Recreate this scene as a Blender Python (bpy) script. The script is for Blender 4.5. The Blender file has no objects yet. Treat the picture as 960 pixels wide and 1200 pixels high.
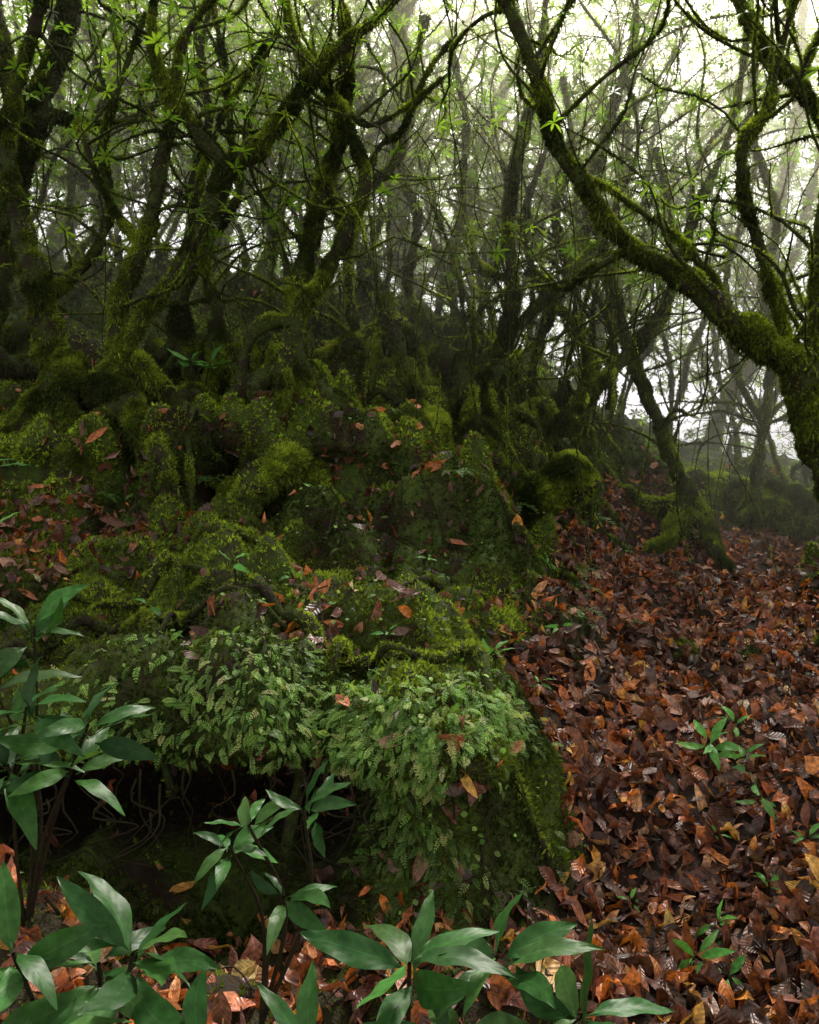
import bpy, numpy as np, math
rng=np.random.default_rng(7)
sc=bpy.context.scene
# ---------------------------------------------------------------- helpers
def sst(x,a,b):
    t=np.clip((x-a)/(b-a),0,1); return t*t*(3-2*t)
def _h(i,j,k,s):
    n=(i*374761393+j*668265263+k*2147483647+s*974634777)&0xffffffff
    n=((n^(n>>13))*1274126177)&0xffffffff
    n=((n^(n>>16))*2246822519)&0xffffffff
    return ((n^(n>>15))&0xffff)/65535.0*2-1
def vn(p,s=0):
    i=np.floor(p).astype(np.int64); f=p-i; f=f*f*(3-2*f)
    r=0
    for a in (0,1):
        for b in (0,1):
            for c in (0,1):
                w=(f[:,0] if a else 1-f[:,0])*(f[:,1] if b else 1-f[:,1])*(f[:,2] if c else 1-f[:,2])
                r=r+w*_h(i[:,0]+a,i[:,1]+b,i[:,2]+c,s)
    return r
def fbm(p,s=0,o=3):
    r=0;a=1
    for k in range(o):
        r=r+a*vn(p*(2.03**k)+k*7.3,s+k); a*=.5
    return r
def norm(v): return v/np.maximum(np.linalg.norm(v,axis=-1,keepdims=True),1e-9)
def basis(f,n):
    X=norm(f); Y=norm(np.cross(n,X)); Z=np.cross(X,Y)
    return np.stack([X,Y,Z],axis=2)
class Geo:
    def __init__(s): s.v=[];s.f=[];s.m=[];s.c=[];s.uv=[];s.n=0
    def add(s,v,f,mat=0,col=None,uv=None):
        if len(v)==0: return
        s.v.append(v); s.f.append((f+s.n,mat)); s.n+=len(v)
        c=np.ones((len(v),4)); 
        if col is not None: c[:,:3]=col
        s.c.append(c)
        u=np.zeros((len(v),3))
        if uv is not None: u[:,:uv.shape[1]]=uv
        s.uv.append(u)
    def build(s,name,mats,smooth=True):
        V=np.concatenate(s.v); me=bpy.data.meshes.new(name)
        loops=np.concatenate([f.reshape(-1) for f,_ in s.f])
        tot=np.concatenate([np.full(len(f),f.shape[1]) for f,_ in s.f])
        mi=np.concatenate([np.full(len(f),m) for f,m in s.f])
        st=np.concatenate([[0],np.cumsum(tot)[:-1]])
        me.vertices.add(len(V)); me.vertices.foreach_set('co',V.astype(np.float32).ravel())
        me.loops.add(len(loops)); me.loops.foreach_set('vertex_index',loops.astype(np.int32))
        me.polygons.add(len(tot)); me.polygons.foreach_set('loop_start',st.astype(np.int32))
        me.polygons.foreach_set('loop_total',tot.astype(np.int32))
        for m in mats: me.materials.append(m)
        me.polygons.foreach_set('material_index',mi.astype(np.int32))
        me.polygons.foreach_set('use_smooth',np.full(len(tot),smooth))
        a=me.attributes.new('Col','FLOAT_COLOR','POINT'); a.data.foreach_set('color',np.concatenate(s.c).astype(np.float32).ravel())
        a=me.attributes.new('luv','FLOAT_VECTOR','POINT'); a.data.foreach_set('vector',np.concatenate(s.uv).astype(np.float32).ravel())
        me.update(calc_edges=True)
        o=bpy.data.objects.new(name,me); sc.collection.objects.link(o); return o
def inst(g,tpl,pos,R,scale,mat=0,col=None):
    tv,tf,tu=tpl; N=len(pos); n=len(tv)
    if N==0: return
    scale=np.asarray(scale,float)
    if scale.ndim==1: scale=scale[:,None]
    L=tv[None]*scale[:,None,:]
    V=np.einsum('nij,nkj->nki',R,L)+pos[:,None,:]
    F=(tf[None]+(np.arange(N)*n)[:,None,None]).reshape(-1,tf.shape[1])
    C=None if col is None else np.repeat(col,n,axis=0)
    g.add(V.reshape(-1,3),F,mat,C,np.tile(tu,(N,1)))
def leaf_tpl(W=.3,n=6,fold=.2,curl=.2,peak=.5,wav=0.,twist=0.,seed=0):
    r=np.random.default_rng(seed); v=[];u=[]
    for i in range(n+1):
        t=i/n
        w=W/2*max(.02,math.sin(math.pi*t**(math.log(.5)/math.log(peak)))**.85)
        zc=-curl*t*t+ .04*math.sin(t*9+seed)*wav
        for j in (-1,0,1):
            y=j*w; z=zc+abs(j)*fold*w+wav*r.normal()*.02*abs(j)+twist*t*j*w
            v.append((t*(1-.15*curl*t),y,z)); u.append((t,j*w/(W/2),0))
    f=[]
    for i in range(n):
        for j in range(2):
            a=i*3+j; f.append((a,a+3,a+4,a+1))
    return np.array(v,float),np.array(f),np.array(u,float)
def big_leaf(W,curl,fold,seed,n=14):
    """smooth evergreen leaf: short stalk, lanceolate blade, drooping tip"""
    r=np.random.default_rng(seed); v=[];u=[];b=r.normal()*.06
    for i in range(n+1):
        t=i/n; tt=max(0,(t-.06)/.94)
        w=W/2*(math.sin(math.pi*tt**.86)**.9 if 0<tt<1 else 0)*(1-.12*tt)+.006
        for j in (-1,-.5,0,.5,1):
            y=j*w+b*math.sin(t*3); z=-curl*t*t+fold*w*(abs(j)-.25*j*j*4*.4)+.016*math.sin(t*16+j*3+seed)*abs(j)
            v.append((t*(1-.2*curl*t),y,z)); u.append((t,j,0))
    f=[(i*5+j,i*5+5+j,i*5+6+j,i*5+1+j) for i in range(n) for j in range(4)]
    return np.array(v,float),np.array(f),np.array(u,float)
def join_tpl(parts):
    V=[];F=[];U=[];k=0
    for v,f,u in parts: V.append(v);F.append(f+k);U.append(u);k+=len(v)
    return np.concatenate(V),np.concatenate(F),np.concatenate(U)
def rotm(az,el):
    ca,sa,ce,se=math.cos(az),math.sin(az),math.cos(el),math.sin(el)
    return np.array([[ca*ce,-sa,-ca*se],[sa*ce,ca,-sa*se],[se,0,ce]])
def whorl_tpl(k,seed,W=.26,n=3,el=(.0,.7)):
    r=np.random.default_rng(seed); P=[]
    for i in range(k):
        v,f,u=leaf_tpl(W,n,.25,r.uniform(.15,.5),.55,0,0,i)
        R=rotm(i*2*math.pi/k+r.uniform(-.3,.3),r.uniform(*el)); s=r.uniform(.7,1.05)
        P.append(((v*s)@R.T,f,u))
    return join_tpl(P)
def frond_tpl(k,droop,seed,w=.24,gap=.40):
    r=np.random.default_rng(seed); V=[];F=[];U=[]
    def c(t): return np.array([t*(1-.3*droop*t),0,.25*t-droop*t*t])
    m=0
    for i in range(k):
        t=(i+.7)/k; p=c(t); ln=w*math.sin(math.pi*min(1,(t*.86+.12)))**.7
        d=norm(c(t+.02)-c(t))
        for s in (-1,1):
            q=norm(np.array([.35,s,-.1+r.normal()*.15])); b=d*(gap/k)
            pts=[p-b*.6,p+q*ln*.5-b*.9,p+q*ln+d*.02,p+q*ln*.5+b*.9]
            V+=pts; F.append((m,m+1,m+2,m+3)); U+=[(t,0,0)]*4; m+=4
    for i in range(4):
        a=c(i/4);b=c((i+1)/4);o=np.array([0,.008,0])
        V+=[a-o,a+o,b+o,b-o];F.append((m,m+1,m+2,m+3));U+=[(0,0,0)]*4;m+=4
    return np.array(V),np.array(F),np.array(U,float)
def tuft_tpl(nb,seed,w=.16):
    r=np.random.default_rng(seed);V=[];F=[]
    for i in range(nb):
        a=r.uniform(0,6.28);s=r.uniform(.3,.9)
        d=np.array([math.cos(a)*s,math.sin(a)*s,1]);d/=np.linalg.norm(d);d*=r.uniform(.6,1.1)
        q=np.array([-math.sin(a),math.cos(a),0])*w
        b=np.array([math.cos(a),math.sin(a),0])*.1
        V+=[b-q,b+q,d];F.append((3*i,3*i+1,3*i+2))
    return np.array(V),np.array(F),np.zeros((len(V),3))
def sample(V,F,N,w=None,r=rng):
    if F.shape[1]==4: T=np.concatenate([F[:,[0,1,2]],F[:,[0,2,3]]])
    else: T=F
    A,B,C=V[T[:,0]],V[T[:,1]],V[T[:,2]]
    n=np.cross(B-A,C-A); ar=np.linalg.norm(n,axis=1)
    p=ar.copy()
    if w is not None: p=p*w((A+B+C)/3,norm(n))
    idx=r.choice(len(T),N,p=p/p.sum())
    a=r.random((N,1));b=r.random((N,1));m=a+b>1;a=np.where(m,1-a,a);b=np.where(m,1-b,b)
    return A[idx]+a*(B-A)[idx]+b*(C-A)[idx], norm(n)[idx]
def pal(cols,N,r=rng,jit=.25):
    cols=np.array(cols);i=r.integers(0,len(cols),N);j=r.integers(0,len(cols),N);t=r.random((N,1))*.5
    return (cols[i]*(1-t)+cols[j]*t)*np.exp(r.normal(0,jit,(N,1)))
# ---------------------------------------------------------------- materials
def newmat(name):
    m=bpy.data.materials.new(name);m.use_nodes=True;nt=m.node_tree;nt.nodes.clear()
    return m,nt,nt.nodes,nt.links
def mat_leaf(name,rough=.45,trans=.3,vein=True,spec=.5,mottle=.5,freq=26.,vb=.45,rw=.45):
    m,nt,N,L=newmat(name)
    out=N.new('ShaderNodeOutputMaterial');b=N.new('ShaderNodeBsdfPrincipled')
    b.inputs['Roughness'].default_value=rough;b.inputs['Specular IOR Level'].default_value=spec
    at=N.new('ShaderNodeAttribute');at.attribute_name='Col'
    colout=at.outputs['Color']
    if mottle>0:
        tc=N.new('ShaderNodeTexCoord');no=N.new('ShaderNodeTexNoise');no.inputs['Scale'].default_value=60;no.inputs['Detail'].default_value=2
        L.new(tc.outputs['Object'],no.inputs['Vector'])
        mr=N.new('ShaderNodeMapRange');mr.inputs[1].default_value=.3;mr.inputs[2].default_value=.7
        mr.inputs[3].default_value=1-mottle;mr.inputs[4].default_value=1+mottle*.6
        L.new(no.outputs[0],mr.inputs[0])
        mx=N.new('ShaderNodeVectorMath');mx.operation='SCALE'
        L.new(at.outputs['Color'],mx.inputs[0]);L.new(mr.outputs[0],mx.inputs['Scale'])
        colout=mx.outputs[0]
    if vein:
        u=N.new('ShaderNodeAttribute');u.attribute_name='luv'
        sp=N.new('ShaderNodeSeparateXYZ');L.new(u.outputs['Vector'],sp.inputs[0])
        ab=N.new('ShaderNodeMath');ab.operation='ABSOLUTE';L.new(sp.outputs[1],ab.inputs[0])
        mm=N.new('ShaderNodeMath');mm.operation='MULTIPLY_ADD';mm.inputs[1].default_value=-.22;L.new(ab.outputs[0],mm.inputs[0]);L.new(sp.outputs[0],mm.inputs[2])
        s1=N.new('ShaderNodeMath');s1.operation='MULTIPLY';s1.inputs[1].default_value=freq*2.5;L.new(mm.outputs[0],s1.inputs[0])
        s2=N.new('ShaderNodeMath');s2.operation='SINE';L.new(s1.outputs[0],s2.inputs[0])
        rib=N.new('ShaderNodeMapRange');rib.inputs[1].default_value=0;rib.inputs[2].default_value=.08;rib.inputs[3].default_value=1.;rib.inputs[4].default_value=0
        L.new(ab.outputs[0],rib.inputs[0])
        hs=N.new('ShaderNodeMath');hs.operation='MULTIPLY_ADD';hs.inputs[1].default_value=.5;L.new(s2.outputs[0],hs.inputs[0]);L.new(rib.outputs[0],hs.inputs[2])
        bp=N.new('ShaderNodeBump');bp.inputs['Strength'].default_value=vb;bp.inputs['Distance'].default_value=.003
        L.new(hs.outputs[0],bp.inputs['Height']);L.new(bp.outputs[0],b.inputs['Normal'])
        cm=N.new('ShaderNodeMix');cm.data_type='RGBA';cm.blend_type='MIX'
        fa=N.new('ShaderNodeMath');fa.operation='MULTIPLY';fa.inputs[1].default_value=rw;L.new(rib.outputs[0],fa.inputs[0])
        l2=N.new('ShaderNodeVectorMath');l2.operation='SCALE';l2.inputs['Scale'].default_value=2.2;L.new(colout,l2.inputs[0])
        L.new(fa.outputs[0],cm.inputs[0]);L.new(colout,cm.inputs[6]);L.new(l2.outputs[0],cm.inputs[7]);colout=cm.outputs[2]
    L.new(colout,b.inputs['Base Color'])
    if trans>0:
        tr=N.new('ShaderNodeBsdfTranslucent');ms=N.new('ShaderNodeMixShader');ms.inputs[0].default_value=trans
        sc2=N.new('ShaderNodeVectorMath');sc2.operation='MULTIPLY';sc2.inputs[1].default_value=(2.0,2.0,.9);L.new(colout,sc2.inputs[0])
        L.new(sc2.outputs[0],tr.inputs[0]);L.new(b.outputs[0],ms.inputs[1]);L.new(tr.outputs[0],ms.inputs[2]);L.new(ms.outputs[0],out.inputs[0])
    else: L.new(b.outputs[0],out.inputs[0])
    return m
def mat_surf(name,cA,cB,cC,scale,attr=False,lo=.38,hi=.55):
    m,nt,N,L=newmat(name)
    out=N.new('ShaderNodeOutputMaterial');b=N.new('ShaderNodeBsdfPrincipled');b.inputs['Roughness'].default_value=.85
    b.inputs['Specular IOR Level'].default_value=.25
    tc=N.new('ShaderNodeTexCoord')
    n1=N.new('ShaderNodeTexNoise');n1.inputs['Scale'].default_value=scale;n1.inputs['Detail'].default_value=4;n1.inputs['Roughness'].default_value=.7
    n2=N.new('ShaderNodeTexNoise');n2.inputs['Scale'].default_value=scale*9;n2.inputs['Detail'].default_value=4;n2.inputs['Roughness'].default_value=.7
    for n in(n1,n2):L.new(tc.outputs['Object'],n.inputs['Vector'])
    r1=N.new('ShaderNodeValToRGB');r1.color_ramp.elements[0].position=.3;r1.color_ramp.elements[1].position=.7
    r1.color_ramp.elements[0].color=(*cB,1);r1.color_ramp.elements[1].color=(*cC,1);L.new(n2.outputs[0],r1.inputs[0])
    mx=N.new('ShaderNodeMix');mx.data_type='RGBA';mx.inputs[6].default_value=(*cA,1);L.new(r1.outputs[0],mx.inputs[7])
    mr=N.new('ShaderNodeMapRange');mr.inputs[1].default_value=lo;mr.inputs[2].default_value=hi;L.new(n1.outputs[0],mr.inputs[0])
    fac=mr.outputs[0]
    if attr:
        at=N.new('ShaderNodeAttribute');at.attribute_name='Col';sp=N.new('ShaderNodeSeparateColor');L.new(at.outputs['Color'],sp.inputs[0])
        mu=N.new('ShaderNodeMath');mu.operation='MULTIPLY';L.new(sp.outputs[0],mu.inputs[0]);L.new(fac,mu.inputs[1]);fac=mu.outputs[0]
    L.new(fac,mx.inputs[0]);L.new(mx.outputs[2],b.inputs['Base Color'])
    bp=N.new('ShaderNodeBump');bp.inputs['Strength'].default_value=.9;bp.inputs['Distance'].default_value=.03
    L.new(n2.outputs[0],bp.inputs['Height']);L.new(bp.outputs[0],b.inputs['Normal']);L.new(b.outputs[0],out.inputs[0])
    return m
M_ground=mat_surf('forest_soil_and_moss',(.022,.012,.008),(.020,.034,.007),(.07,.11,.015),3,True)
M_bark=mat_surf('mossy_bark',(.026,.018,.012),(.018,.028,.008),(.07,.10,.016),6,False,.42,.56)
M_moss=mat_leaf('moss',.8,.32,False,.15,0)
M_fern=mat_leaf('fern',.5,.3,False,.3,0)
M_dead=mat_leaf('dead_leaf',.38,.12,True,.5,.6,22)
M_green=mat_leaf('evergreen_leaf',.42,.10,True,.16,.3,18,.06,.35)
M_can=mat_leaf('canopy_leaf',.5,.5,False,.2,0)
M_stem=mat_surf('stem',(.03,.022,.012),(.03,.03,.012),(.06,.05,.02),20)
# ---------------------------------------------------------------- terrain
C=np.array([
(1.07,2.1,-.06),(.49,2.1,-.06),(1.38,2.7,.07),(1.9,2.7,.25),(1.29,3.8,.09),(.63,3.7,.13),(2.2,5,.18),(1.2,5.2,.29),(3,6,.3),(1.63,7,.45),
(3.3,8.5,.43),(4.8,9.5,.5),(4.1,12,.65),(7,14,.7),
(.06,2.95,.43),(.33,2.95,.29),(.46,2.95,.05),(.42,2.65,-.08),(.15,2.62,-.08),(-.2,2.72,-.02),(-.3,3.5,.52),(.3,4,.50),(.45,3.4,.27),(-.15,4.8,.79),(.48,5.6,.91),(.8,5,.6),
(-1.46,4.6,.82),(-1.3,3.7,.58),(-1.68,3.3,.52),(-.57,3.0,.45),(-.57,2.85,.0),(-.9,3.05,.44),(-.9,2.9,-.02),(-1.5,3.0,.42),(-1.5,2.85,.05),(-1.0,2.6,.02),(-1.6,2.5,.15),(-.85,2.1,.05),(-.18,2.1,.0),(-2.3,2.8,.5),
(-2.5,5.15,.95),(-1.8,5.1,.93),(-1.2,5.05,.93),(-.7,5.2,.98),(-2.6,5.6,1.35),(-1.8,5.5,1.40),(-1.2,5.5,1.38),(-.65,5.65,1.38),(-.2,6,1.3),(-.9,6.5,1.72),(0,7.5,1.95),(-.48,9,2.7),(.8,9.5,2.45),(-2.4,8,2.4),(-4,9,2.9),
(-3.6,12,3.5),(-.4,12,3.3),(1.66,13,2.5),(1.53,8.5,1.7),(2.3,9,1.2),(3.2,10,.9),(2.8,12,1.3),(1.0,7,1.25),
(-8,16,4.2),(0,18,2.6),(4,18,.9),(8,18,-.4),(14,20,-2),(-14,10,5),(12,12,0),(10,6,.3),(6,4,.2),(4,2,.15),(-5,3,1.0),(-5,1,.6),(0,0,0),(0,-3,-.1),(-4,-3,.3),(4,-3,0),
(-80,80,-6),(0,80,-18),(80,80,-26),(-80,0,10),(80,0,-6),(0,-80,-6),(80,-80,-8),(-80,-80,6),(0,30,-1),(-12,30,1)],float)
mq=lambda r:np.sqrt(r*r+.12**2)
D=np.linalg.norm(C[:,None,:2]-C[None,:,:2],axis=2)
Wt=np.linalg.solve(mq(D)+1e-4*np.eye(len(C)),C[:,2]-C[:,2].mean())
def rbf(x,y):
    r=np.zeros_like(x)
    for c,w in zip(C,Wt): r+=w*mq(np.hypot(x-c[0],y-c[1]))
    return r+C[:,2].mean()
def pmask(x,y):
    e=np.interp(y,[0,2,3,4,4.6,5.2,6,7,8,9],[.3,.45,.5,.45,.6,.95,1.2,1.4,2.2,3.])
    nz=fbm(np.stack([x*2.5,y*2.5,x*0],1),5)*.2
    a=sst(x-e+nz,-.08,.1)*(1-sst(y,8.6,10))
    e2=np.interp(y,[0,4,6,8,10],[9,3.5,2.95,4.2,6]); a=a*(1-.85*sst(x-e2+nz,-.1,.15))
    a=a*(1-.8*sst(fbm(np.stack([x*1.5,y*1.1,x*0],1),303),.55,.8))
    return a
def H(x,y):
    x=np.atleast_1d(np.asarray(x,float));y=np.atleast_1d(np.asarray(y,float))
    z=rbf(x,y);p=pmask(x,y);q=np.stack([x,y,x*0],1)
    near=sst(y,1.,3.)
    hump=np.abs(vn(q*1.9,1))*1.3+.6*np.abs(vn(q*4.1+3,2))*1.2
    z+=(1-p)*near*((.14+.22*sst(y,3.6,5.2))*(hump-.5)+.085*fbm(q*5.5,2)+.036*vn(q*15,3))+p*(.07*fbm(q*2.2,4)+.012*vn(q*12,9))
    return z
def rec1(x,y,z): return np.exp(-((z-.12)/.16)**2)*sst(y,2.6,2.75)*(1-sst(y,3.2,3.5))*(1-sst(x,-.3,-.02))*sst(x,-3,-2)
def rec2(x,y,z):
    k=sst(vn(np.stack([x*2.3,x*0,x*0],1),88),-.35,.15)
    return np.exp(-((z-1.1)/.17)**2)*sst(y,4.95,5.15)*(1-sst(y,5.6,6.1))*sst(x,-3.2,-2.8)*(1-sst(x,-.4,-.1))*k
def warp(P):
    x,y,z=P[:,0],P[:,1],P[:,2]
    xw=(1-sst(x,.25,.5))*sst(x,-3,-2)
    s=sst(z,.22,.42)*sst(y,2.6,2.85)*(1-sst(y,3.0,3.8))*xw
    rec=rec1(x,y,z);r2=rec2(x,y,z);s2=sst(z,1.2,1.4)*sst(y,5.1,5.4)*(1-sst(y,5.7,6.3))*sst(x,-3.2,-2.8)*(1-sst(x,-.4,0))
    P=P.copy();P[:,1]+=-.28*s+.6*rec+.5*r2-.22*s2;P[:,2]-=.03*s+.12*rec+.08*r2;return P,np.maximum(rec,r2)
xs=np.concatenate([-np.geomspace(80,3.3,40),np.arange(-3.2,4.3,.03),np.geomspace(4.4,80,40)])
ys=np.concatenate([-np.geomspace(80,1,18),np.arange(-.8,1.2,.15),np.arange(1.2,2.6,.03),np.arange(2.6,3.15,.011),np.arange(3.15,4.9,.026),np.arange(4.9,5.7,.018),np.arange(5.7,9,.035),np.arange(9,16,.12),np.geomspace(16.2,90,30)])
X,Y=np.meshgrid(xs,ys);x=X.ravel();y=Y.ravel()
TV,REC=warp(np.stack([x,y,H(x,y)],1));nx=len(xs);ny=len(ys)
ii=(np.arange(ny-1)[:,None]*nx+np.arange(nx-1)[None]).ravel()
TF=np.stack([ii,ii+1,ii+nx+1,ii+nx],1)
def mossy(x,y):
    m=1-pmask(x,y)
    m=m*(1-.8*(1-sst(y,2.3,2.6)))
    return m
g=Geo();mm=mossy(x,y)*(1-sst(REC,.25,.6));g.add(TV,TF,0,np.stack([mm,mm,mm],1));g.build('ground',[M_ground])  # recesses get dark soil instead of moss, painting in extra shade
def infr(p,m=1.2): return (np.abs(p[:,0])<.53*p[:,1]+m)&(p[:,1]>.9)
def hollow(c):
    x,y,z=c.T
    a=(z<.33)&(y>2.72)&(y<3.6)&(x<-.2)
    b=(z<1.27)&(z>.96)&(y>5.25)&(y<6.1)&(x<-.3)
    return 1-.93*(a|b)
# ---------------------------------------------------------------- ground moss
tufts=[tuft_tpl(4,i) for i in range(3)]
g=Geo()
def wm(c,n):
    patch=sst(fbm(c*1.3,21),-.6,.2)
    return mossy(c[:,0],c[:,1])*infr(c,.8)*(c[:,1]<13)*(.4+patch)/np.maximum(c[:,1],2.2)**1.3*hollow(c)
P,Nn=sample(TV,TF,240000,wm)
for k in range(3):
    s=slice(k,None,3);p=P[s];n=Nn[s];N=len(p)
    f=norm(rng.normal(size=(N,3)));up=norm(n+np.array([0,0,.3])+rng.normal(0,.4,(N,3)))
    Y_=norm(np.cross(up,f));R=np.stack([np.cross(Y_,up),Y_,up],2)
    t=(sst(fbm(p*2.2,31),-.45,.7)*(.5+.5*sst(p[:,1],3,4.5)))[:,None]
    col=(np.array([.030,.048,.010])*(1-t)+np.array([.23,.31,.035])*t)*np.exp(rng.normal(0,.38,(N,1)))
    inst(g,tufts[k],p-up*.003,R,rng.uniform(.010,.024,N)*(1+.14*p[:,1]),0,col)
g.build('ground_moss',[M_moss],False)
# ---------------------------------------------------------------- bank ferns + creeping leaflets
g=Geo();fr=[frond_tpl(9,.5,1),frond_tpl(8,.8,2),frond_tpl(10,.35,3)]
def wf(c,n):
    x,y,z=c.T
    a=np.exp(-((x-.1)/.42)**2-((y-2.75)/.35)**2)*4.2
    b=np.exp(-((x+.6)/.8)**2-((y-2.8)/.3)**2)*1.3*(z>.33)
    c2=np.exp(-((x+.4)/.7)**2-((y-4.2)/.6)**2)*.4
    return (a+b+c2+.03*(y<9))*mossy(x,y)*(y>2.35)*(.03+sst(fbm(c*3.5,8),-.25,.35))*(.35+.65*sst(z,.0,.3))*hollow(c)
P,Nn=sample(TV,TF,20000,wf)
for k in range(3):
    p=P[k::3];n=Nn[k::3];N=len(p)
    f=n*np.array([1,1,.3])+np.array([0,-.3,-.4])+rng.normal(0,.5,(N,3));R=basis(f,n+np.array([0,-.2,.6])+rng.normal(0,.35,(N,3)))
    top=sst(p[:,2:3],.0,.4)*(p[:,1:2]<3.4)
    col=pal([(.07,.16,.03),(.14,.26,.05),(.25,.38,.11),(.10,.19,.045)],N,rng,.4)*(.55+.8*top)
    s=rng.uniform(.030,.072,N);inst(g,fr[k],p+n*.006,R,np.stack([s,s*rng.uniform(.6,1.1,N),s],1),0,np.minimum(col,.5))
ov=leaf_tpl(.8,3,.1,.2,.5)
def wl(c,n):
    x,y,z=c.T
    a=np.exp(-((x+.55)/.8)**2-((y-4.1)/.75)**2)+.9*np.exp(-((x-.15)/.35)**2-((y-2.8)/.3)**2)+.08
    return a*mossy(x,y)*(y<8)*sst(fbm(c*2.8,18),-.3,.3)*hollow(c)
P,Nn=sample(TV,TF,26000,wl);N=len(P)
R=basis(rng.normal(size=(N,3))*np.array([1,1,.4])+np.array([0,-.5,-.1]),Nn+np.array([0,-.3,.6])+rng.normal(0,.35,(N,3)))
inst(g,ov,P+Nn*rng.uniform(.005,.05,(N,1)),R,rng.uniform(.010,.028,N),0,np.minimum(pal([(.09,.20,.03),(.22,.36,.07),(.13,.26,.045)],N,rng,.4),.5))
for (a,b,L_) in [(1.0,6.2,.3),(1.15,5.6,.28),(.75,5.9,.25),(1.5,7.2,.4),(1.2,7.6,.42),(2.1,6.7,.2),(-.1,6.3,.25),(1.3,4.9,.16),(-1.3,5.2,.2),(-2,5,.25),(.3,5.2,.2),(-.5,5.4,.2),(.95,4.6,.2),(1.05,5.2,.25)]:
    k=7;az=np.linspace(0,6.28,k,endpoint=False)+rng.uniform(0,.5,k);f=np.stack([np.cos(az),np.sin(az),.5+0*az],1)
    p=np.tile([a,b,H(a,b)[0]],(k,1));inst(g,frond_tpl(14,.7,5,.2),p,basis(f,np.tile([0,0,1.],(k,1))),L_*rng.uniform(.7,1.1,k),0,pal([(.08,.17,.04),(.12,.22,.05)],k))
g.build('fern_and_creeper_cover',[M_fern],True)
# ---------------------------------------------------------------- leaf litter
g=Geo()
dl=[leaf_tpl(.42,6,.35,.25,.5,1.,.2,1),leaf_tpl(.36,6,.6,-.3,.5,1.5,-.4,2),leaf_tpl(.46,6,.2,.45,.45,1.5,.5,3),leaf_tpl(.3,6,.9,.15,.55,1,0,4),leaf_tpl(.4,6,-.4,.5,.5,1.5,-.6,5),leaf_tpl(.55,6,1.2,.6,.5,2.5,.9,6)]
def wd(c,n):
    x,y,z=c.T
    pm=pmask(x,y)*(y<10)
    le=np.exp(-((x+2.0)/.6)**2-((y-4.6)/.35)**2)*.8
    bl=(1-sst(y,2.5,2.7))*(x<.5)*.4
    ctr=np.exp(-((x+.35)/.35)**2-((y-3.45)/.22)**2)*.3+np.exp(-((x-.1)/.6)**2-((y-5.5)/.4)**2)*.2
    return (pm+le+bl+ctr+.012*(y<11)+.12*(y>3.2)*(y<9)*sst(fbm(c*1.7,77),.25,.7))*infr(c,1.2)/np.maximum(y,2)**.6
P,Nn=sample(TV,TF,21000,wd)
DC=[(.10,.038,.027),(.15,.050,.032),(.24,.075,.035),(.050,.027,.026),(.13,.065,.055),(.36,.11,.035),(.065,.034,.034),(.22,.12,.085)]
nk=len(dl)
for k in range(nk):
    p=P[k::nk];n=Nn[k::nk];N=len(p)
    R=basis(rng.normal(size=(N,3)),n+rng.normal(0,.38,(N,3)))
    u=rng.random(N);s=rng.uniform(.045,.135,N)*np.where(u<.15,1.3,1)
    patch=np.exp(.75*fbm(p*1.3,61)-.1*sst(p[:,1],3,5))[:,None]
    col=pal(DC,N,rng,.5)*patch*1.05;hot=rng.random(N)>.93-.1*(1-sst(p[:,1],2.8,3.6));col[hot]=pal([(.60,.18,.035),(.48,.12,.03),(.55,.30,.06),(.5,.25,.12)],hot.sum(),rng,.15)
    inst(g,dl[k],p+n*(rng.uniform(-.012,.03,(N,1)))-R[:,:,0]*s[:,None]*.5,R,np.stack([s,s*rng.uniform(.6,1.35,N),s*rng.uniform(.5,1.5,N)],1),0,np.minimum(col,.65))
g.build('leaf_litter',[M_dead],True)
# ---------------------------------------------------------------- trees
def cr(P,step):
    P=np.asarray(P,float)
    Q=np.concatenate([[2*P[0]-P[1]],P,[2*P[-1]-P[-2]]]);out=[]
    for i in range(1,len(Q)-2):
        n=max(2,int(np.linalg.norm(Q[i+1,:3]-Q[i,:3])/step));t=np.linspace(0,1,n,endpoint=False)[:,None]
        a,b,c,d=Q[i-1],Q[i],Q[i+1],Q[i+2]
        out.append(.5*((2*b)+(-a+c)*t+(2*a-5*b+4*c-d)*t*t+(-a+3*b-3*c+d)*t**3))
    out.append(P[-1:]);return np.concatenate(out)
def tube(P,step=.06,seg=10,lump=.3,fr=9.):
    S=cr(P,step);c=S[:,:3];r=np.maximum(S[:,3],.002);n=len(c)
    T=norm(np.gradient(c,axis=0));u=np.cross(T[0],[0,1,.3]);u/=np.linalg.norm(u);U=[u]
    for i in range(1,n):
        u=U[-1]-T[i]*np.dot(U[-1],T[i]);U.append(u/np.linalg.norm(u))
    U=np.array(U);W=np.cross(T,U);a=np.linspace(0,2*np.pi,seg,endpoint=False)
    d=np.cos(a)[None,:,None]*U[:,None]+np.sin(a)[None,:,None]*W[:,None]
    base=c[:,None]+d*r[:,None,None]
    k=1+lump*fbm(base.reshape(-1,3)*fr,12).reshape(n,seg)
    V=(c[:,None]+d*(r[:,None]*k)[:,:,None]).reshape(-1,3)
    i=np.arange(n-1)[:,None]*seg;j=np.arange(seg)[None];j2=(j+1)%seg
    F=np.stack([i+j,i+j2,i+seg+j2,i+seg+j],2).reshape(-1,4)
    return V,F,S
WH=[whorl_tpl(7,1),whorl_tpl(6,2,.24,3,(-.4,.5)),whorl_tpl(8,3,.28)]
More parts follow.
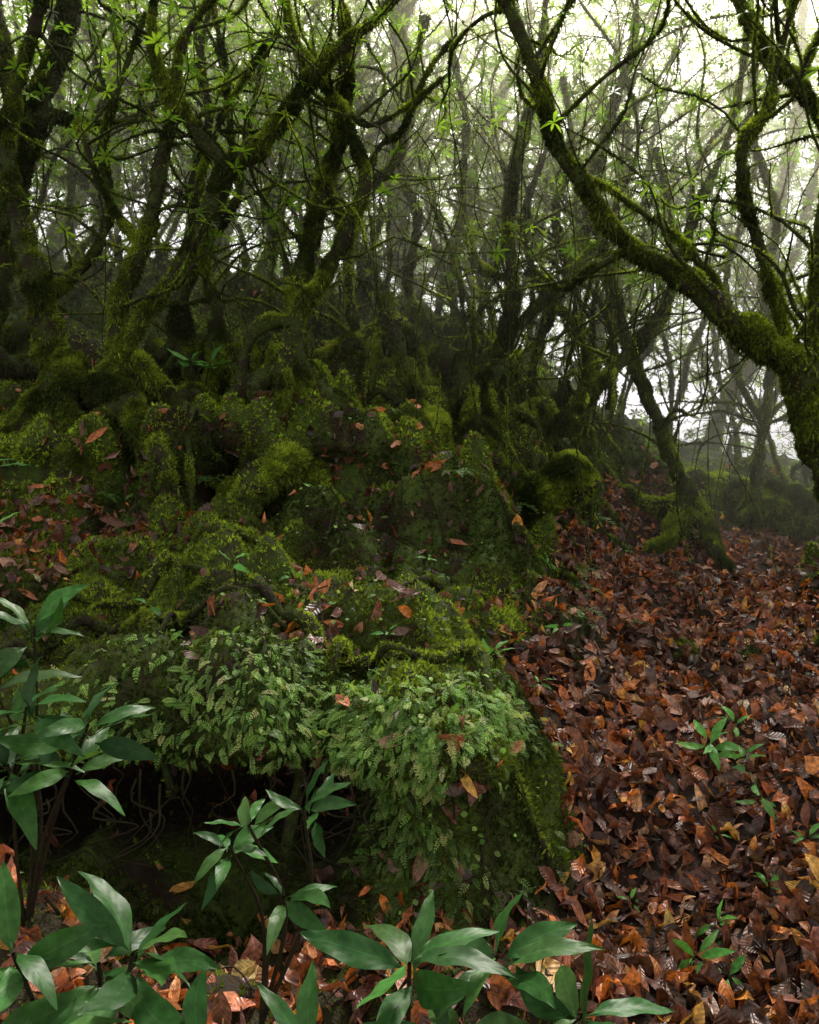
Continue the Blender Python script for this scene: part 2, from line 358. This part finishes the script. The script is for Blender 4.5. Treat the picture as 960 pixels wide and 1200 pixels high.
def fuzz(g,V,F,dens,size,bright=1.,r=rng,hf=.2):
    A=V[F];ar=.5*np.linalg.norm(np.cross(A[:,2]-A[:,0],A[:,3]-A[:,1]),axis=1).sum()
    N=int(ar*dens)
    if N<5:return
    p,n=sample(V,F,N,lambda c,nn:.05+sst(fbm(c*5,41),-.4,.35)*(1.+.85*nn[:,2]),r)
    hang=(r.random(N)<hf)&(n[:,2]<.3)
    up=norm(n+r.normal(0,.4,(N,3))+np.array([0,0,-.25])+np.array([0,0,.6])*(n[:,2:3]>0)+np.array([0,0,-3.])*hang[:,None]);f=norm(r.normal(size=(N,3)));Y_=norm(np.cross(up,f));R=np.stack([np.cross(Y_,up),Y_,up],2)
    t=(sst(fbm(p*4,51),-.6,.7)*(.25+.75*sst(n[:,2],-.6,.7)))[:,None]  # light painted into tuft colour: bright tops, dark undersides, plus random patches
    col=(np.array([.030,.044,.011])*(1-t)+np.array([.25,.33,.040])*t*bright)*np.exp(r.normal(0,.35,(N,1)))  # bright paints light per tree: centre moss as more lit, left darkened
    s=r.uniform(.45,1.45,N)*size
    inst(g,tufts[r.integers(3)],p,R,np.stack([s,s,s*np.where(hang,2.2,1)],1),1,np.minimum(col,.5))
GC=((.05,.10,.016),(.09,.17,.022),(.15,.25,.03))
def whorls(g,tips,size,r=rng,cols=GC,mat=2,W=None):
    if not len(tips):return
    W=W or WH
    t=np.array(tips);N=len(t);up=norm(r.normal(0,.45,(N,3))+np.array([0,0,1]));f=r.normal(size=(N,3))
    inst(g,W[r.integers(3)],t,basis(f-up*np.sum(f*up,1,keepdims=True),up),r.uniform(.6,1.2,N)*size,mat,pal(cols,N,r,.3))
def twig(st,d,L,r0,r,sag=0.):
    n=5;p=np.array(st,float);out=[[*p,r0]];d=norm(np.array(d,float))
    for i in range(n):
        d=norm(d+r.normal(0,.4,3)+np.array([0,0,.10-sag]));p=p+d*L/n;out.append([*p,r0*(1-.75*(i+1)/n)])
    return out
def finish(g,branches,seed,y,ntw=13,dens=9000,size=.023,roots=None,leafz=2.7,leaf=.1,bright=1.,seg=12):
    r=np.random.default_rng(seed);tips=[]
    for B in branches:
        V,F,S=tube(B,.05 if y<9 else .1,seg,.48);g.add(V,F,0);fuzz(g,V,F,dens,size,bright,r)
        if B[-1][2]>leafz and B[-1][3]<.03: tips.append(B[-1][:3])
    for B in branches:
        B=np.array(B)
        if len(B)<3: continue
        L=np.linalg.norm(np.diff(B[:,:3],axis=0),axis=1).sum();k=int(ntw*L/3+.5)
        for _ in range(k):
            i=r.integers(1,len(B));q=r.random();p=B[i-1]*(1-q)+B[i]*q
            if p[2]<H(p[0],p[1])[0]+.7: continue
            d=norm(np.array([r.normal(),r.normal()*.8,r.uniform(.0,1.2)]))
            Tw=twig(p[:3],d,r.uniform(.5,2.0),min(p[3]*.5,r.uniform(.006,.016)),r)
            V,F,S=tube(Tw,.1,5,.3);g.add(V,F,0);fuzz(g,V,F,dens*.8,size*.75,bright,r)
            for e in (5,4,3):
                if Tw[e][2]>leafz and r.random()<.85: tips.append(Tw[e][:3])
    if roots:
        bx,by,rr,k=roots
        for i in range(k):
            a=2*math.pi*(i+r.uniform(-.3,.3))/k;L=r.uniform(.3,.85);pts=[]
            z0=H(bx,by)[0]
            pts.append([bx,by,z0+r.uniform(.25,.6),rr*.75])
            for t in (.3,.6,1.):
                px=bx+math.cos(a)*L*t+r.normal()*.07;py=by+math.sin(a)*L*t+r.normal()*.06
                pts.append([px,py,H(px,py)[0]+[.2,.08,-.1][int(t*3-.1)],rr*(.82-.4*t)])
            V,F,S=tube(pts,.05,9,.5);g.add(V,F,0);fuzz(g,V,F,dens,size*1.1,bright*.9,r)
    whorls(g,tips,leaf,r)
def trace_tree(name,y,brs,seed,roots=5,thick=.64,**kw):
    # skeleton drawn on a sheet of 942 units per tree distance, centred on the clearing axis
    k=y/942;out=[]
    for b in brs:
        out.append([[(u-480)*k,y+(q[0] if q else 0),1.5+(501-v)*k,max(.006,rp*k*thick)] for (u,v,rp,*q) in b])
    b=out[0];bx,by=b[0][0],b[0][1];z0=H(bx,by)[0]
    if b[0][2]>z0-.1: b.insert(0,[bx,by,z0-.12,b[0][3]*1.25])
    g=Geo();finish(g,out,seed,y,roots=(bx,by,b[0][3]*1.2,roots) if roots else None,**kw)
    return g.build(name,[M_bark,M_moss,M_can],True)
N_='mossy_tree'
trace_tree(N_,5.6,[[(78,500,25),(65,450,25),(55,380,25),(38,320,21),(15,250,18,.1),(-2,170,15,.1),(5,80,12,.2),(30,0,10,.2),(40,-90,7,.3)],
  [(50,350,14),(90,300,9,.2),(110,230,8,.3),(95,150,7,.4),(120,60,5,.4),(150,-20,4,.4)]],11,5,bright=.7)
trace_tree(N_,6.4,[[(-20,420,22),(5,300,22),(25,190,22),(50,110,20),(75,40,18),(90,-60,14)],[(25,190,15),(10,90,14),(-10,0,12)],[(40,130,12),(100,130,8,.3),(150,110,6,.4),(190,60,4,.5)]],12,4,bright=.55)
trace_tree(N_,5.5,[[(150,500,20),(140,450,18),(136,390,16),(146,335,14),(166,290,13),(182,235,12),(192,175,11),(202,125,10),(186,80,9),(178,30,8),(190,-60,6)],
  [(140,430,12),(160,385,14),(205,320,13),(243,250,13),(268,197,16),(300,178,14),(340,128,13),(378,75,12),(428,32,10),(475,-15,8),(520,-80,5)],
  [(268,197,11),(232,157,11),(208,110,9),(215,50,7),(255,-10,6)],[(205,320,8),(215,260,7,.2),(225,180,6,.3),(250,100,5,.4),(300,20,4,.4)],
  [(166,290,7),(120,235,6,.2),(95,180,5,.2),(70,120,4,.3)]],13,7,bright=1.0)
trace_tree(N_,5.7,[[(335,560,24),(343,500,21),(347,440,18),(348,370,16),(380,325,13),(406,272,12),(428,213,11),(413,160,10),(390,112,10),(368,85,9),(340,30,7),(330,-40,5)],
  [(347,400,15),(343,345,15,.1),(356,285,14,.2),(378,205,14,.2),(398,135,13,.2),(403,60,12,.2),(398,-20,9,.3)],
  [(350,380,15),(318,378,14),(292,400,13),(285,450,15),(270,510,22),(250,570,26,-.2)],
  [(378,205,8,.2),(410,250,6,.3),(440,160,6,.3),(470,130,5,.4),(500,60,4,.4),(540,0,3,.5)],
  [(390,112,7),(430,140,6,.1),(480,110,5,.2),(530,70,4,.2)]],14,8,bright=1.15)
trace_tree(N_,4.6,[[(1010,720,34),(990,600,32),(962,520,30),(940,450,27),(922,420,26),(882,392,26),(842,362,23),(800,325,19),(742,290,16),(702,250,14),(680,210,14),(655,178,13),(640,125,12),(618,60,11),(588,-10,10),(560,-70,7)],
  [(935,440,13),(925,370,11,.1),(908,300,10,.15),(888,235,10,.15),(876,185,10,.1),(886,150,11,.1),(910,120,7,.1),(930,60,5,.2),(935,-20,4)],
  [(950,470,11),(945,380,9,-.1),(935,300,8,-.2),(950,200,6,-.2),(940,100,5,-.2)],
  [(862,375,8),(850,320,7,.2),(820,270,6,.3),(780,230,5,.4),(720,190,4,.4),(680,180,3,.4)],
  [(742,290,7),(700,310,6,.2),(670,330,5,.3),(640,300,4,.4)]],15,3,bright=.95,ntw=14,thick=.66)
trace_tree(N_,5.0,[[(1180,520,26),(1120,330,20),(1040,200,14),(965,140,13),(935,95,13),(900,62,12),(875,20,10),(850,-30,8)],[(935,95,8),(960,40,6),(990,-20,5)]],16,3,bright=.9)
trace_tree(N_,7.2,[[(515,520,17),(540,462,16),(588,402,14),(600,330,11),(596,255,10),(606,180,9),(630,90,7),(640,0,6),(650,-80,4)],[(600,330,8),(560,300,6,.2),(545,220,6,.3),(550,130,5,.4),(530,60,4)],[(588,402,8),(640,350,7),(690,300,6,.3),(700,200,5,.3),(730,100,4,.4)]],17,7,bright=1.3)
trace_tree(N_,7.0,[[(540,610,18),(590,560,17),(645,510,16),(700,452,14),(760,388,11),(790,330,8),(815,250,7),(850,170,6),(870,80,5),(880,0,4)],[(700,452,9),(680,380,8,.2),(640,330,7,.3),(620,250,6,.3),(650,150,5,.3)],[(645,510,9),(600,480,8),(560,500,8),(520,560,9)]],18,6,bright=1.25)
trace_tree(N_,7.4,[[(805,615,13),(795,560,12),(768,490,11),(742,420,10),(722,345,9),(700,250,8),(712,150,7),(740,60,6),(750,-40,4)],[(742,420,6),(790,360,5,.2),(800,260,5,.3),(780,160,4,.3)]],19,5,bright=1.1)
trace_tree(N_,8.4,[[(885,570,9),(895,500,8),(905,420,8),(895,340,7),(910,250,6),(880,150,5),(890,50,4)],[(895,500,5),(860,430,5),(850,340,4),(870,250,3)]],20,3)
trace_tree(N_,6.6,[[(210,470,14),(205,420,12),(215,350,10),(235,290,9),(225,220,8),(245,140,7),(235,60,6),(260,-30,5)],[(235,290,7),(275,240,6),(290,160,5),(310,60,4)]],21,6)
trace_tree(N_,6.9,[[(450,430,12),(415,380,10),(410,300,8),(425,230,8),(470,180,7),(480,100,6),(500,20,5)],[(410,300,6),(390,230,6),(400,150,4)]],22,6,bright=1.3)
trace_tree(N_,6.3,[[(255,440,12),(258,380,10),(240,300,8),(270,200,7),(265,100,6),(250,0,4)]],23,6)
trace_tree(N_,7.8,[[(490,440,15),(492,390,11),(478,330,8),(490,260,7),(470,190,6),(490,110,5),(470,30,4)]],24,7,bright=1.3)
trace_tree(N_,7.6,[[(640,500,12),(625,440,9),(640,380,8),(665,320,7),(650,250,6),(670,180,5),(660,90,4)],[(665,320,5),(700,350,5),(720,410,5),(715,480,6)]],25,6,bright=1.25)
def bg_tree(seed,x,y,Ht,r0,lean=(0,0),wob=.26,name='mossy_tree',**kw):
    r=np.random.default_rng(seed);z=H(x,y)[0];n=9;p=np.array([x,y,z-.15]);d=np.array([lean[0],lean[1],1.]);B=[[*p,r0*1.3]]
    for i in range(n):
        d=norm(d+r.normal(0,wob,3)*np.array([1,.7,.1])+np.array([0,0,.12]));p=p+d*Ht/n;B.append([*p,r0*(1-.7*(i+1)/n)])
    br=[B]
    for k in range(r.integers(2,5)):
        i=r.integers(2,7);q=B[i];dd=norm(np.array([r.normal(),r.normal()*.6,r.uniform(.3,1.2)]))
        t=twig(q[:3],dd,r.uniform(.25,.5)*Ht,q[3]*.6,r);br.append(t)
    g=Geo();finish(g,br,seed,y,roots=(x,y,r0,3) if y<10 else None,seg=8,**kw)
    g.build(name,[M_bark,M_moss,M_can],True)
r2=np.random.default_rng(99)
for i in range(104):
    y=r2.uniform(6.8,14);u=r2.uniform(-.6,.6);x=u*y;hh=r2.uniform(3.5,7);rr=r2.uniform(.014,.030)*(1+.035*y);ln=(r2.normal()*.3,r2.normal()*.1)
    if x>.2*y and y<9.: continue
    if abs(x-.1)<1.2 and y<9.: continue
    bg_tree(200+i,x,y,hh,rr,ln,.32,ntw=5,dens=2800,size=.033,leafz=3.6 if x<1 else 2.8,leaf=.14,bright=1.25)
for i,(x,y,r0) in enumerate([(.35,14,.17),(-3.2,13,.13),(5.5,15,.13),(-6.5,14,.16),(3.0,15,.12),(8,15,.12)]):
    bg_tree(400+i,x,y,10,r0,(r2.normal()*.2,0),.3,ntw=9,dens=1500,size=.06,leafz=4,leaf=.2,bright=1.1)
for i in range(24):
    x=r2.uniform(-1.9,1.9);y=r2.uniform(6.3,8.8)
    bg_tree(600+i,x,y,r2.uniform(1.3,3.2),r2.uniform(.010,.020),(r2.normal()*.15,0),.14,'mossy_sapling',ntw=2,dens=6000,size=.026,leafz=2.9,leaf=.1,bright=1.3)
# ---------------------------------------------------------------- logs and surface roots
def log(name,pts,seed,dens=9000,size=.04,bright=1.3,seg=14,lump=.35,hf=.1):
    g=Geo();r=np.random.default_rng(seed);V,F,S=tube(pts,.04,seg,lump,6);g.add(V,F,0);fuzz(g,V,F,dens,size,bright,r,hf);g.build(name,[M_bark,M_moss,M_can],True)
log('mossy_log',[[.45,6.4,.8,.05],[.7,6.2,.93,.09],[.95,6.0,1.0,.12],[1.12,5.95,1.07,.17],[1.28,5.9,1.09,.18],[1.39,5.88,1.08,.03]],1,18000,.034,1.6,18,.6,0.)
log('mossy_log',[[2.9,9.2,.85,.15],[3.3,8.9,.8,.22],[3.8,8.6,.68,.22],[4.3,8.2,.52,.2],[4.7,7.9,.42,.15]],2,5000,.045,1.4)
log('mossy_log',[[-.45,6.1,1.6,.11],[-.62,5.7,1.45,.10],[-.85,5.3,1.25,.11],[-1.05,5.05,1.05,.11],[-1.15,4.85,.8,.09]],3,9000,.03,1.0,14,.55)
log('mossy_log',[[.1,7.2,1.95,.08],[.2,6.8,1.75,.11],[.15,6.4,1.5,.12],[.0,6.0,1.25,.11],[-.1,5.7,1.0,.1]],4,9000,.03,1.2,14,.5)
log('mossy_log',[[1.3,7.6,1.7,.08],[.95,7.2,1.55,.11],[.65,6.8,1.3,.12],[.5,6.4,1.05,.1]],5,9000,.03,1.2,14,.5)
g=Geo();r=np.random.default_rng(31)
for i in range(44):
    if i<18: px=r.uniform(-1.6,.3);py=r.uniform(3.3,4.9)
    else: px=r.uniform(-2.4,1.2);py=r.uniform(5.4,8.)
    a=r.uniform(-2.4,-.7);r0=r.uniform(.018,.045);pts=[]
    for k in range(6):
        pts.append([px,py,H(px,py)[0]+r.uniform(-.01,.08)-(.06 if k in(0,5) else 0),r0*(1-.12*k)])
        a+=r.normal()*.5;px+=math.cos(a)*.17;py+=math.sin(a)*.17
    V,F,S=tube(pts,.04,8,.5);g.add(V,F,0);fuzz(g,V,F,5000,.018,1.,r,.05)
g.build('mossy_surface_roots',[M_bark,M_moss],True)
# ---------------------------------------------------------------- canopy masses
WF=[whorl_tpl(6,11,.34,2),whorl_tpl(6,12,.3,2,(-.5,.5)),whorl_tpl(5,13,.36,2,(-.3,.9))]
def foliage(name,boxes,size,seed,cols,per=26,rad=.7):
    r=np.random.default_rng(seed);g=Geo()
    for (x0,x1,y0,y1,z0,z1,k) in boxes:
        c=np.stack([r.uniform(x0,x1,k),r.uniform(y0,y1,k),r.uniform(z0,z1,k)],1)
        for cc in c:
            m=r.integers(per//2,per);t=cc+r.normal(0,1,(m,3))*np.array([rad,rad,rad*.45]);whorls(g,t,size*r.uniform(.7,1.2),r,cols,0,WF)
    g.build(name,[M_can],True)
foliage('canopy_foliage',[(-5,-1.,5.8,9,3.9,7.,110),(-1.5,2.5,7.5,10.5,5.0,8.,14),(-1.5,2.5,10.5,13,4.6,8.5,75),(2.2,7,7.,12,3.7,8.,85),(-5,-1,2,5,5.,7,14),(-8,-2,9,13,4.6,8,70)],.11,5,GC)  # includes unseen clumps added over the near left to darken it, centre ones for dapple
foliage('distant_forest_foliage',[(-13,-2,14,22,3.5,11,160),(-3,4,15,24,2.5,10,180),(3,14,15,24,4.2,11,150),(3,14,17,26,-1,4.5,85)],.25,6,GC,34,1.1)
# low undergrowth on the upper slope
r=np.random.default_rng(44);g=Geo()
P,Nn=sample(TV,TF,1800,lambda c,n:(c[:,1]>7.5)*(c[:,1]<19)*infr(c,1)*(1-pmask(c[:,0],c[:,1])),r)
whorls(g,P+np.array([0,0,1])*r.uniform(.03,.5,(1800,1)),.13,r,GC,0);g.build('undergrowth',[M_can],True)
# ---------------------------------------------------------------- foreground shrubs
hero=[big_leaf(.26,.22,.30,1),big_leaf(.24,.45,.35,2),big_leaf(.29,.08,.22,3),big_leaf(.22,.3,.4,4),big_leaf(.3,.6,.2,5)]
def shrub(name,base,heads,seed,cols=((.022,.080,.016),(.034,.11,.022),(.016,.060,.014),(.045,.105,.025))):
    r=np.random.default_rng(seed);g=Geo();base=np.array(base,float)
    for (x,y,z,L,k,tilt) in heads:
        tip=np.array([x,y,z]);mid=(base+tip)/2+np.array([r.normal()*.03,.03,.02])
        V,F,S=tube([[*base,.006],[*mid,.005],[*tip,.004]],.03,6,.1);g.add(V,F,1)
        ax=norm(np.array([r.normal()*.3,tilt,1.]));a0=r.uniform(0,6.28)
        e1=norm(np.cross(ax,[1,0,.1]));e2=np.cross(ax,e1)
        for i in range(k):
            a=a0+i*2.399+r.normal()*.25;el=r.uniform(-.1,.85);f=(math.cos(a)*e1+math.sin(a)*e2)*math.cos(el)+ax*math.sin(el)
            s=L*r.uniform(.6,1.1);R=basis(f[None],(ax+r.normal(0,.35,3))[None])
            p=tip-ax*L*.09*(i%4)+f*.01
            inst(g,hero[r.integers(5)],p[None],R,np.array([[s,s*r.uniform(.9,1.25),s]]),0,pal(cols,1,r,.25))
    g.build(name,[M_green,M_stem],True)
SH='rhododendron_shrub'
shrub(SH,(-.62,1.5,.0),[(-.70,1.42,.57,.19,8,-.35),(-.50,1.45,.55,.20,9,-.3),(-.62,1.3,.48,.16,8,-.3),(-.36,1.4,.42,.18,7,-.3),(-.58,1.5,.5,.17,7,-.3),(-.75,1.4,.42,.18,7,-.3)],1)
shrub(SH,(-.02,1.6,.0),[(0.0,1.5,.50,.20,9,-.35),(.17,1.55,.48,.18,8,-.2),(.32,1.5,.40,.18,8,-.3),(-.18,1.45,.38,.19,7,-.3),(.08,1.45,.38,.17,7,-.3),(.22,1.45,.36,.16,6,-.3)],2)
shrub(SH,(-.36,1.95,.05),[(-.25,1.9,.60,.15,9,-.3),(-.43,1.92,.50,.14,8,-.2),(-.29,1.85,.42,.13,6,-.5),(-.38,1.9,.56,.13,6,-.3)],3)
shrub(SH,(-1.05,2.2,.1),[(-.80,2.0,.76,.19,9,-.3),(-.98,2.1,.98,.20,8,-.2),(-1.0,2.0,.66,.19,9,-.3),(-.84,2.0,.66,.17,8,-.2),(-1.1,2.1,.85,.19,8,-.3),(-.93,1.95,.82,.18,8,-.3)],4)
BG=((.06,.20,.035),(.09,.26,.05),(.08,.22,.03))
def seed_(x,y,h,L,k,s,n='rhododendron_seedling'):
    z=H(x,y)[0];shrub(n,(x,y,z-.02),[(x+.01,y,z+h,L,k,-.3)],s,BG)
SD=[(1.22,3.3,.12,.15,7),(1.32,3.2,.08,.14,6),(1.3,3.0,.06,.10,5),(.83,2.35,.08,.10,6),(.9,2.3,.04,.08,5),(.95,2.5,.06,.08,5),(.38,3.7,.14,.12,6),(-.8,3.6,.22,.13,3),(-1.18,3.6,.12,.11,2),
   (-.55,5.0,.15,.12,6),(-.62,5.1,.1,.1,5),(-1.7,6.2,.35,.2,7),(-1.5,6.0,.3,.16,6),(.9,5.3,.12,.12,6),(1.7,6.3,.1,.1,5),(-2.2,4.2,.5,.2,5),(-2.1,4.0,.45,.16,5),(-.1,3.2,.06,.06,4),(.05,2.75,.05,.06,4),
   (1.15,2.6,.05,.06,5),(1.35,2.75,.05,.07,5),(.75,2.75,.04,.05,4),(.62,3.9,.06,.07,5),(.8,4.3,.08,.08,5),(1.1,2.9,.05,.05,4),(1.45,3.6,.06,.08,5),(-.2,4.2,.08,.07,4),(-.6,4.0,.08,.08,5),(.1,4.6,.08,.07,4)]
for i,q in enumerate(SD): seed_(*q,s=50+i)
# ---------------------------------------------------------------- hanging vines and fallen twigs
g=Geo();r=np.random.default_rng(3)
for i in range(40):
    x0=r.uniform(-2.5,3.5);y0=r.uniform(5.5,9);z1=r.uniform(3.5,6);zg=H(x0,y0)[0];n=7;d=r.normal(0,.5,2)
    P=[[x0+d[0]*t+r.normal()*.09,y0+d[1]*t,zg+(z1-zg)*t,.004] for t in np.linspace(0,1,n)]
    V,F,S=tube(P,.1,5,.2);g.add(V,F,0);fuzz(g,V,F,3500,.016,1.3,r)
g.build('hanging_vines',[M_bark,M_moss],True)
g=Geo()
for i in range(200):
    x0=r.uniform(-1.8,3);y0=r.uniform(1.9,7);a=r.uniform(0,6.28);L=r.uniform(.1,.45);P=[]
    for t in (0,.33,.66,1):
        px=x0+math.cos(a)*L*t+r.normal()*.012;py=y0+math.sin(a)*L*t+r.normal()*.012;P.append([px,py,H(px,py)[0]+.03+r.normal()*.008,.004*(1.2-t)])
    V,F,S=tube(P,.04,5,.2);g.add(V,F,0)
for i in range(60):
    x0=r.uniform(-1.9,.35);y0=r.uniform(2.6,2.78);z0=r.uniform(.25,.42);L=r.uniform(.1,.35)
    P=[[x0+r.normal()*.02*k,y0+r.normal()*.015*k,z0-L*k/4,.004*(1.2-k/4)] for k in range(5)]
    V,F,S=tube(P,.03,5,.2);g.add(V,F,0)
g.build('fallen_twigs_and_roots',[M_stem],True)
# ---------------------------------------------------------------- mist
bpy.ops.mesh.primitive_cube_add(size=1,location=(0,19.8,4));fog=bpy.context.object;fog.name='mist';fog.scale=(60,27.5,18)
m,nt,N,L=newmat('mist');out=N.new('ShaderNodeOutputMaterial');vs=N.new('ShaderNodeVolumeScatter');vs.inputs['Color'].default_value=(1,.97,.72,1)
vs.inputs['Density'].default_value=.046;vs.inputs['Anisotropy'].default_value=.6;L.new(vs.outputs[0],out.inputs['Volume']);fog.data.materials.append(m)
# ---------------------------------------------------------------- light
w=bpy.data.worlds.new('World');sc.world=w;w.use_nodes=True;nt=w.node_tree;N=nt.nodes;L=nt.links
bgn=N['Background'];sky=N.new('ShaderNodeTexSky');sky.sky_type='NISHITA';sky.sun_disc=False
el=math.radians(50);sky.sun_elevation=el;sky.sun_rotation=math.radians(15)
hs=N.new('ShaderNodeHueSaturation');hs.inputs['Saturation'].default_value=.12;L.new(sky.outputs[0],hs.inputs['Color'])
tn=N.new('ShaderNodeVectorMath');tn.operation='MULTIPLY';tn.inputs[1].default_value=(1.07,1.0,.84);L.new(hs.outputs[0],tn.inputs[0])
L.new(tn.outputs[0],bgn.inputs[0]);bgn.inputs[1].default_value=.27
sd=bpy.data.lights.new('sun','SUN');sd.energy=12.5;sd.angle=math.radians(10);sd.color=(1,.92,.74);so=bpy.data.objects.new('sun',sd);sc.collection.objects.link(so)
from mathutils import Vector
az=math.radians(15);S=Vector((math.sin(az)*math.cos(el),math.cos(az)*math.cos(el),math.sin(el)))
so.rotation_euler=S.to_track_quat('Z','Y').to_euler()
# ---------------------------------------------------------------- camera
cd=bpy.data.cameras.new('camera');cam=bpy.data.objects.new('camera',cd);sc.collection.objects.link(cam);cam.location=(0,0,1.5);cam.rotation_euler=(math.pi/2,0,0)
cd.sensor_fit='VERTICAL';cd.sensor_height=36;cd.lens=28.26;cd.shift_y=-.0825;cd.clip_end=500;cd.clip_start=.05;sc.camera=cam
sc.view_settings.view_transform='Standard';sc.view_settings.look='None';sc.view_settings.exposure=0
print('verts',sum(len(o.data.vertices) for o in bpy.data.objects if o.type=='MESH'))
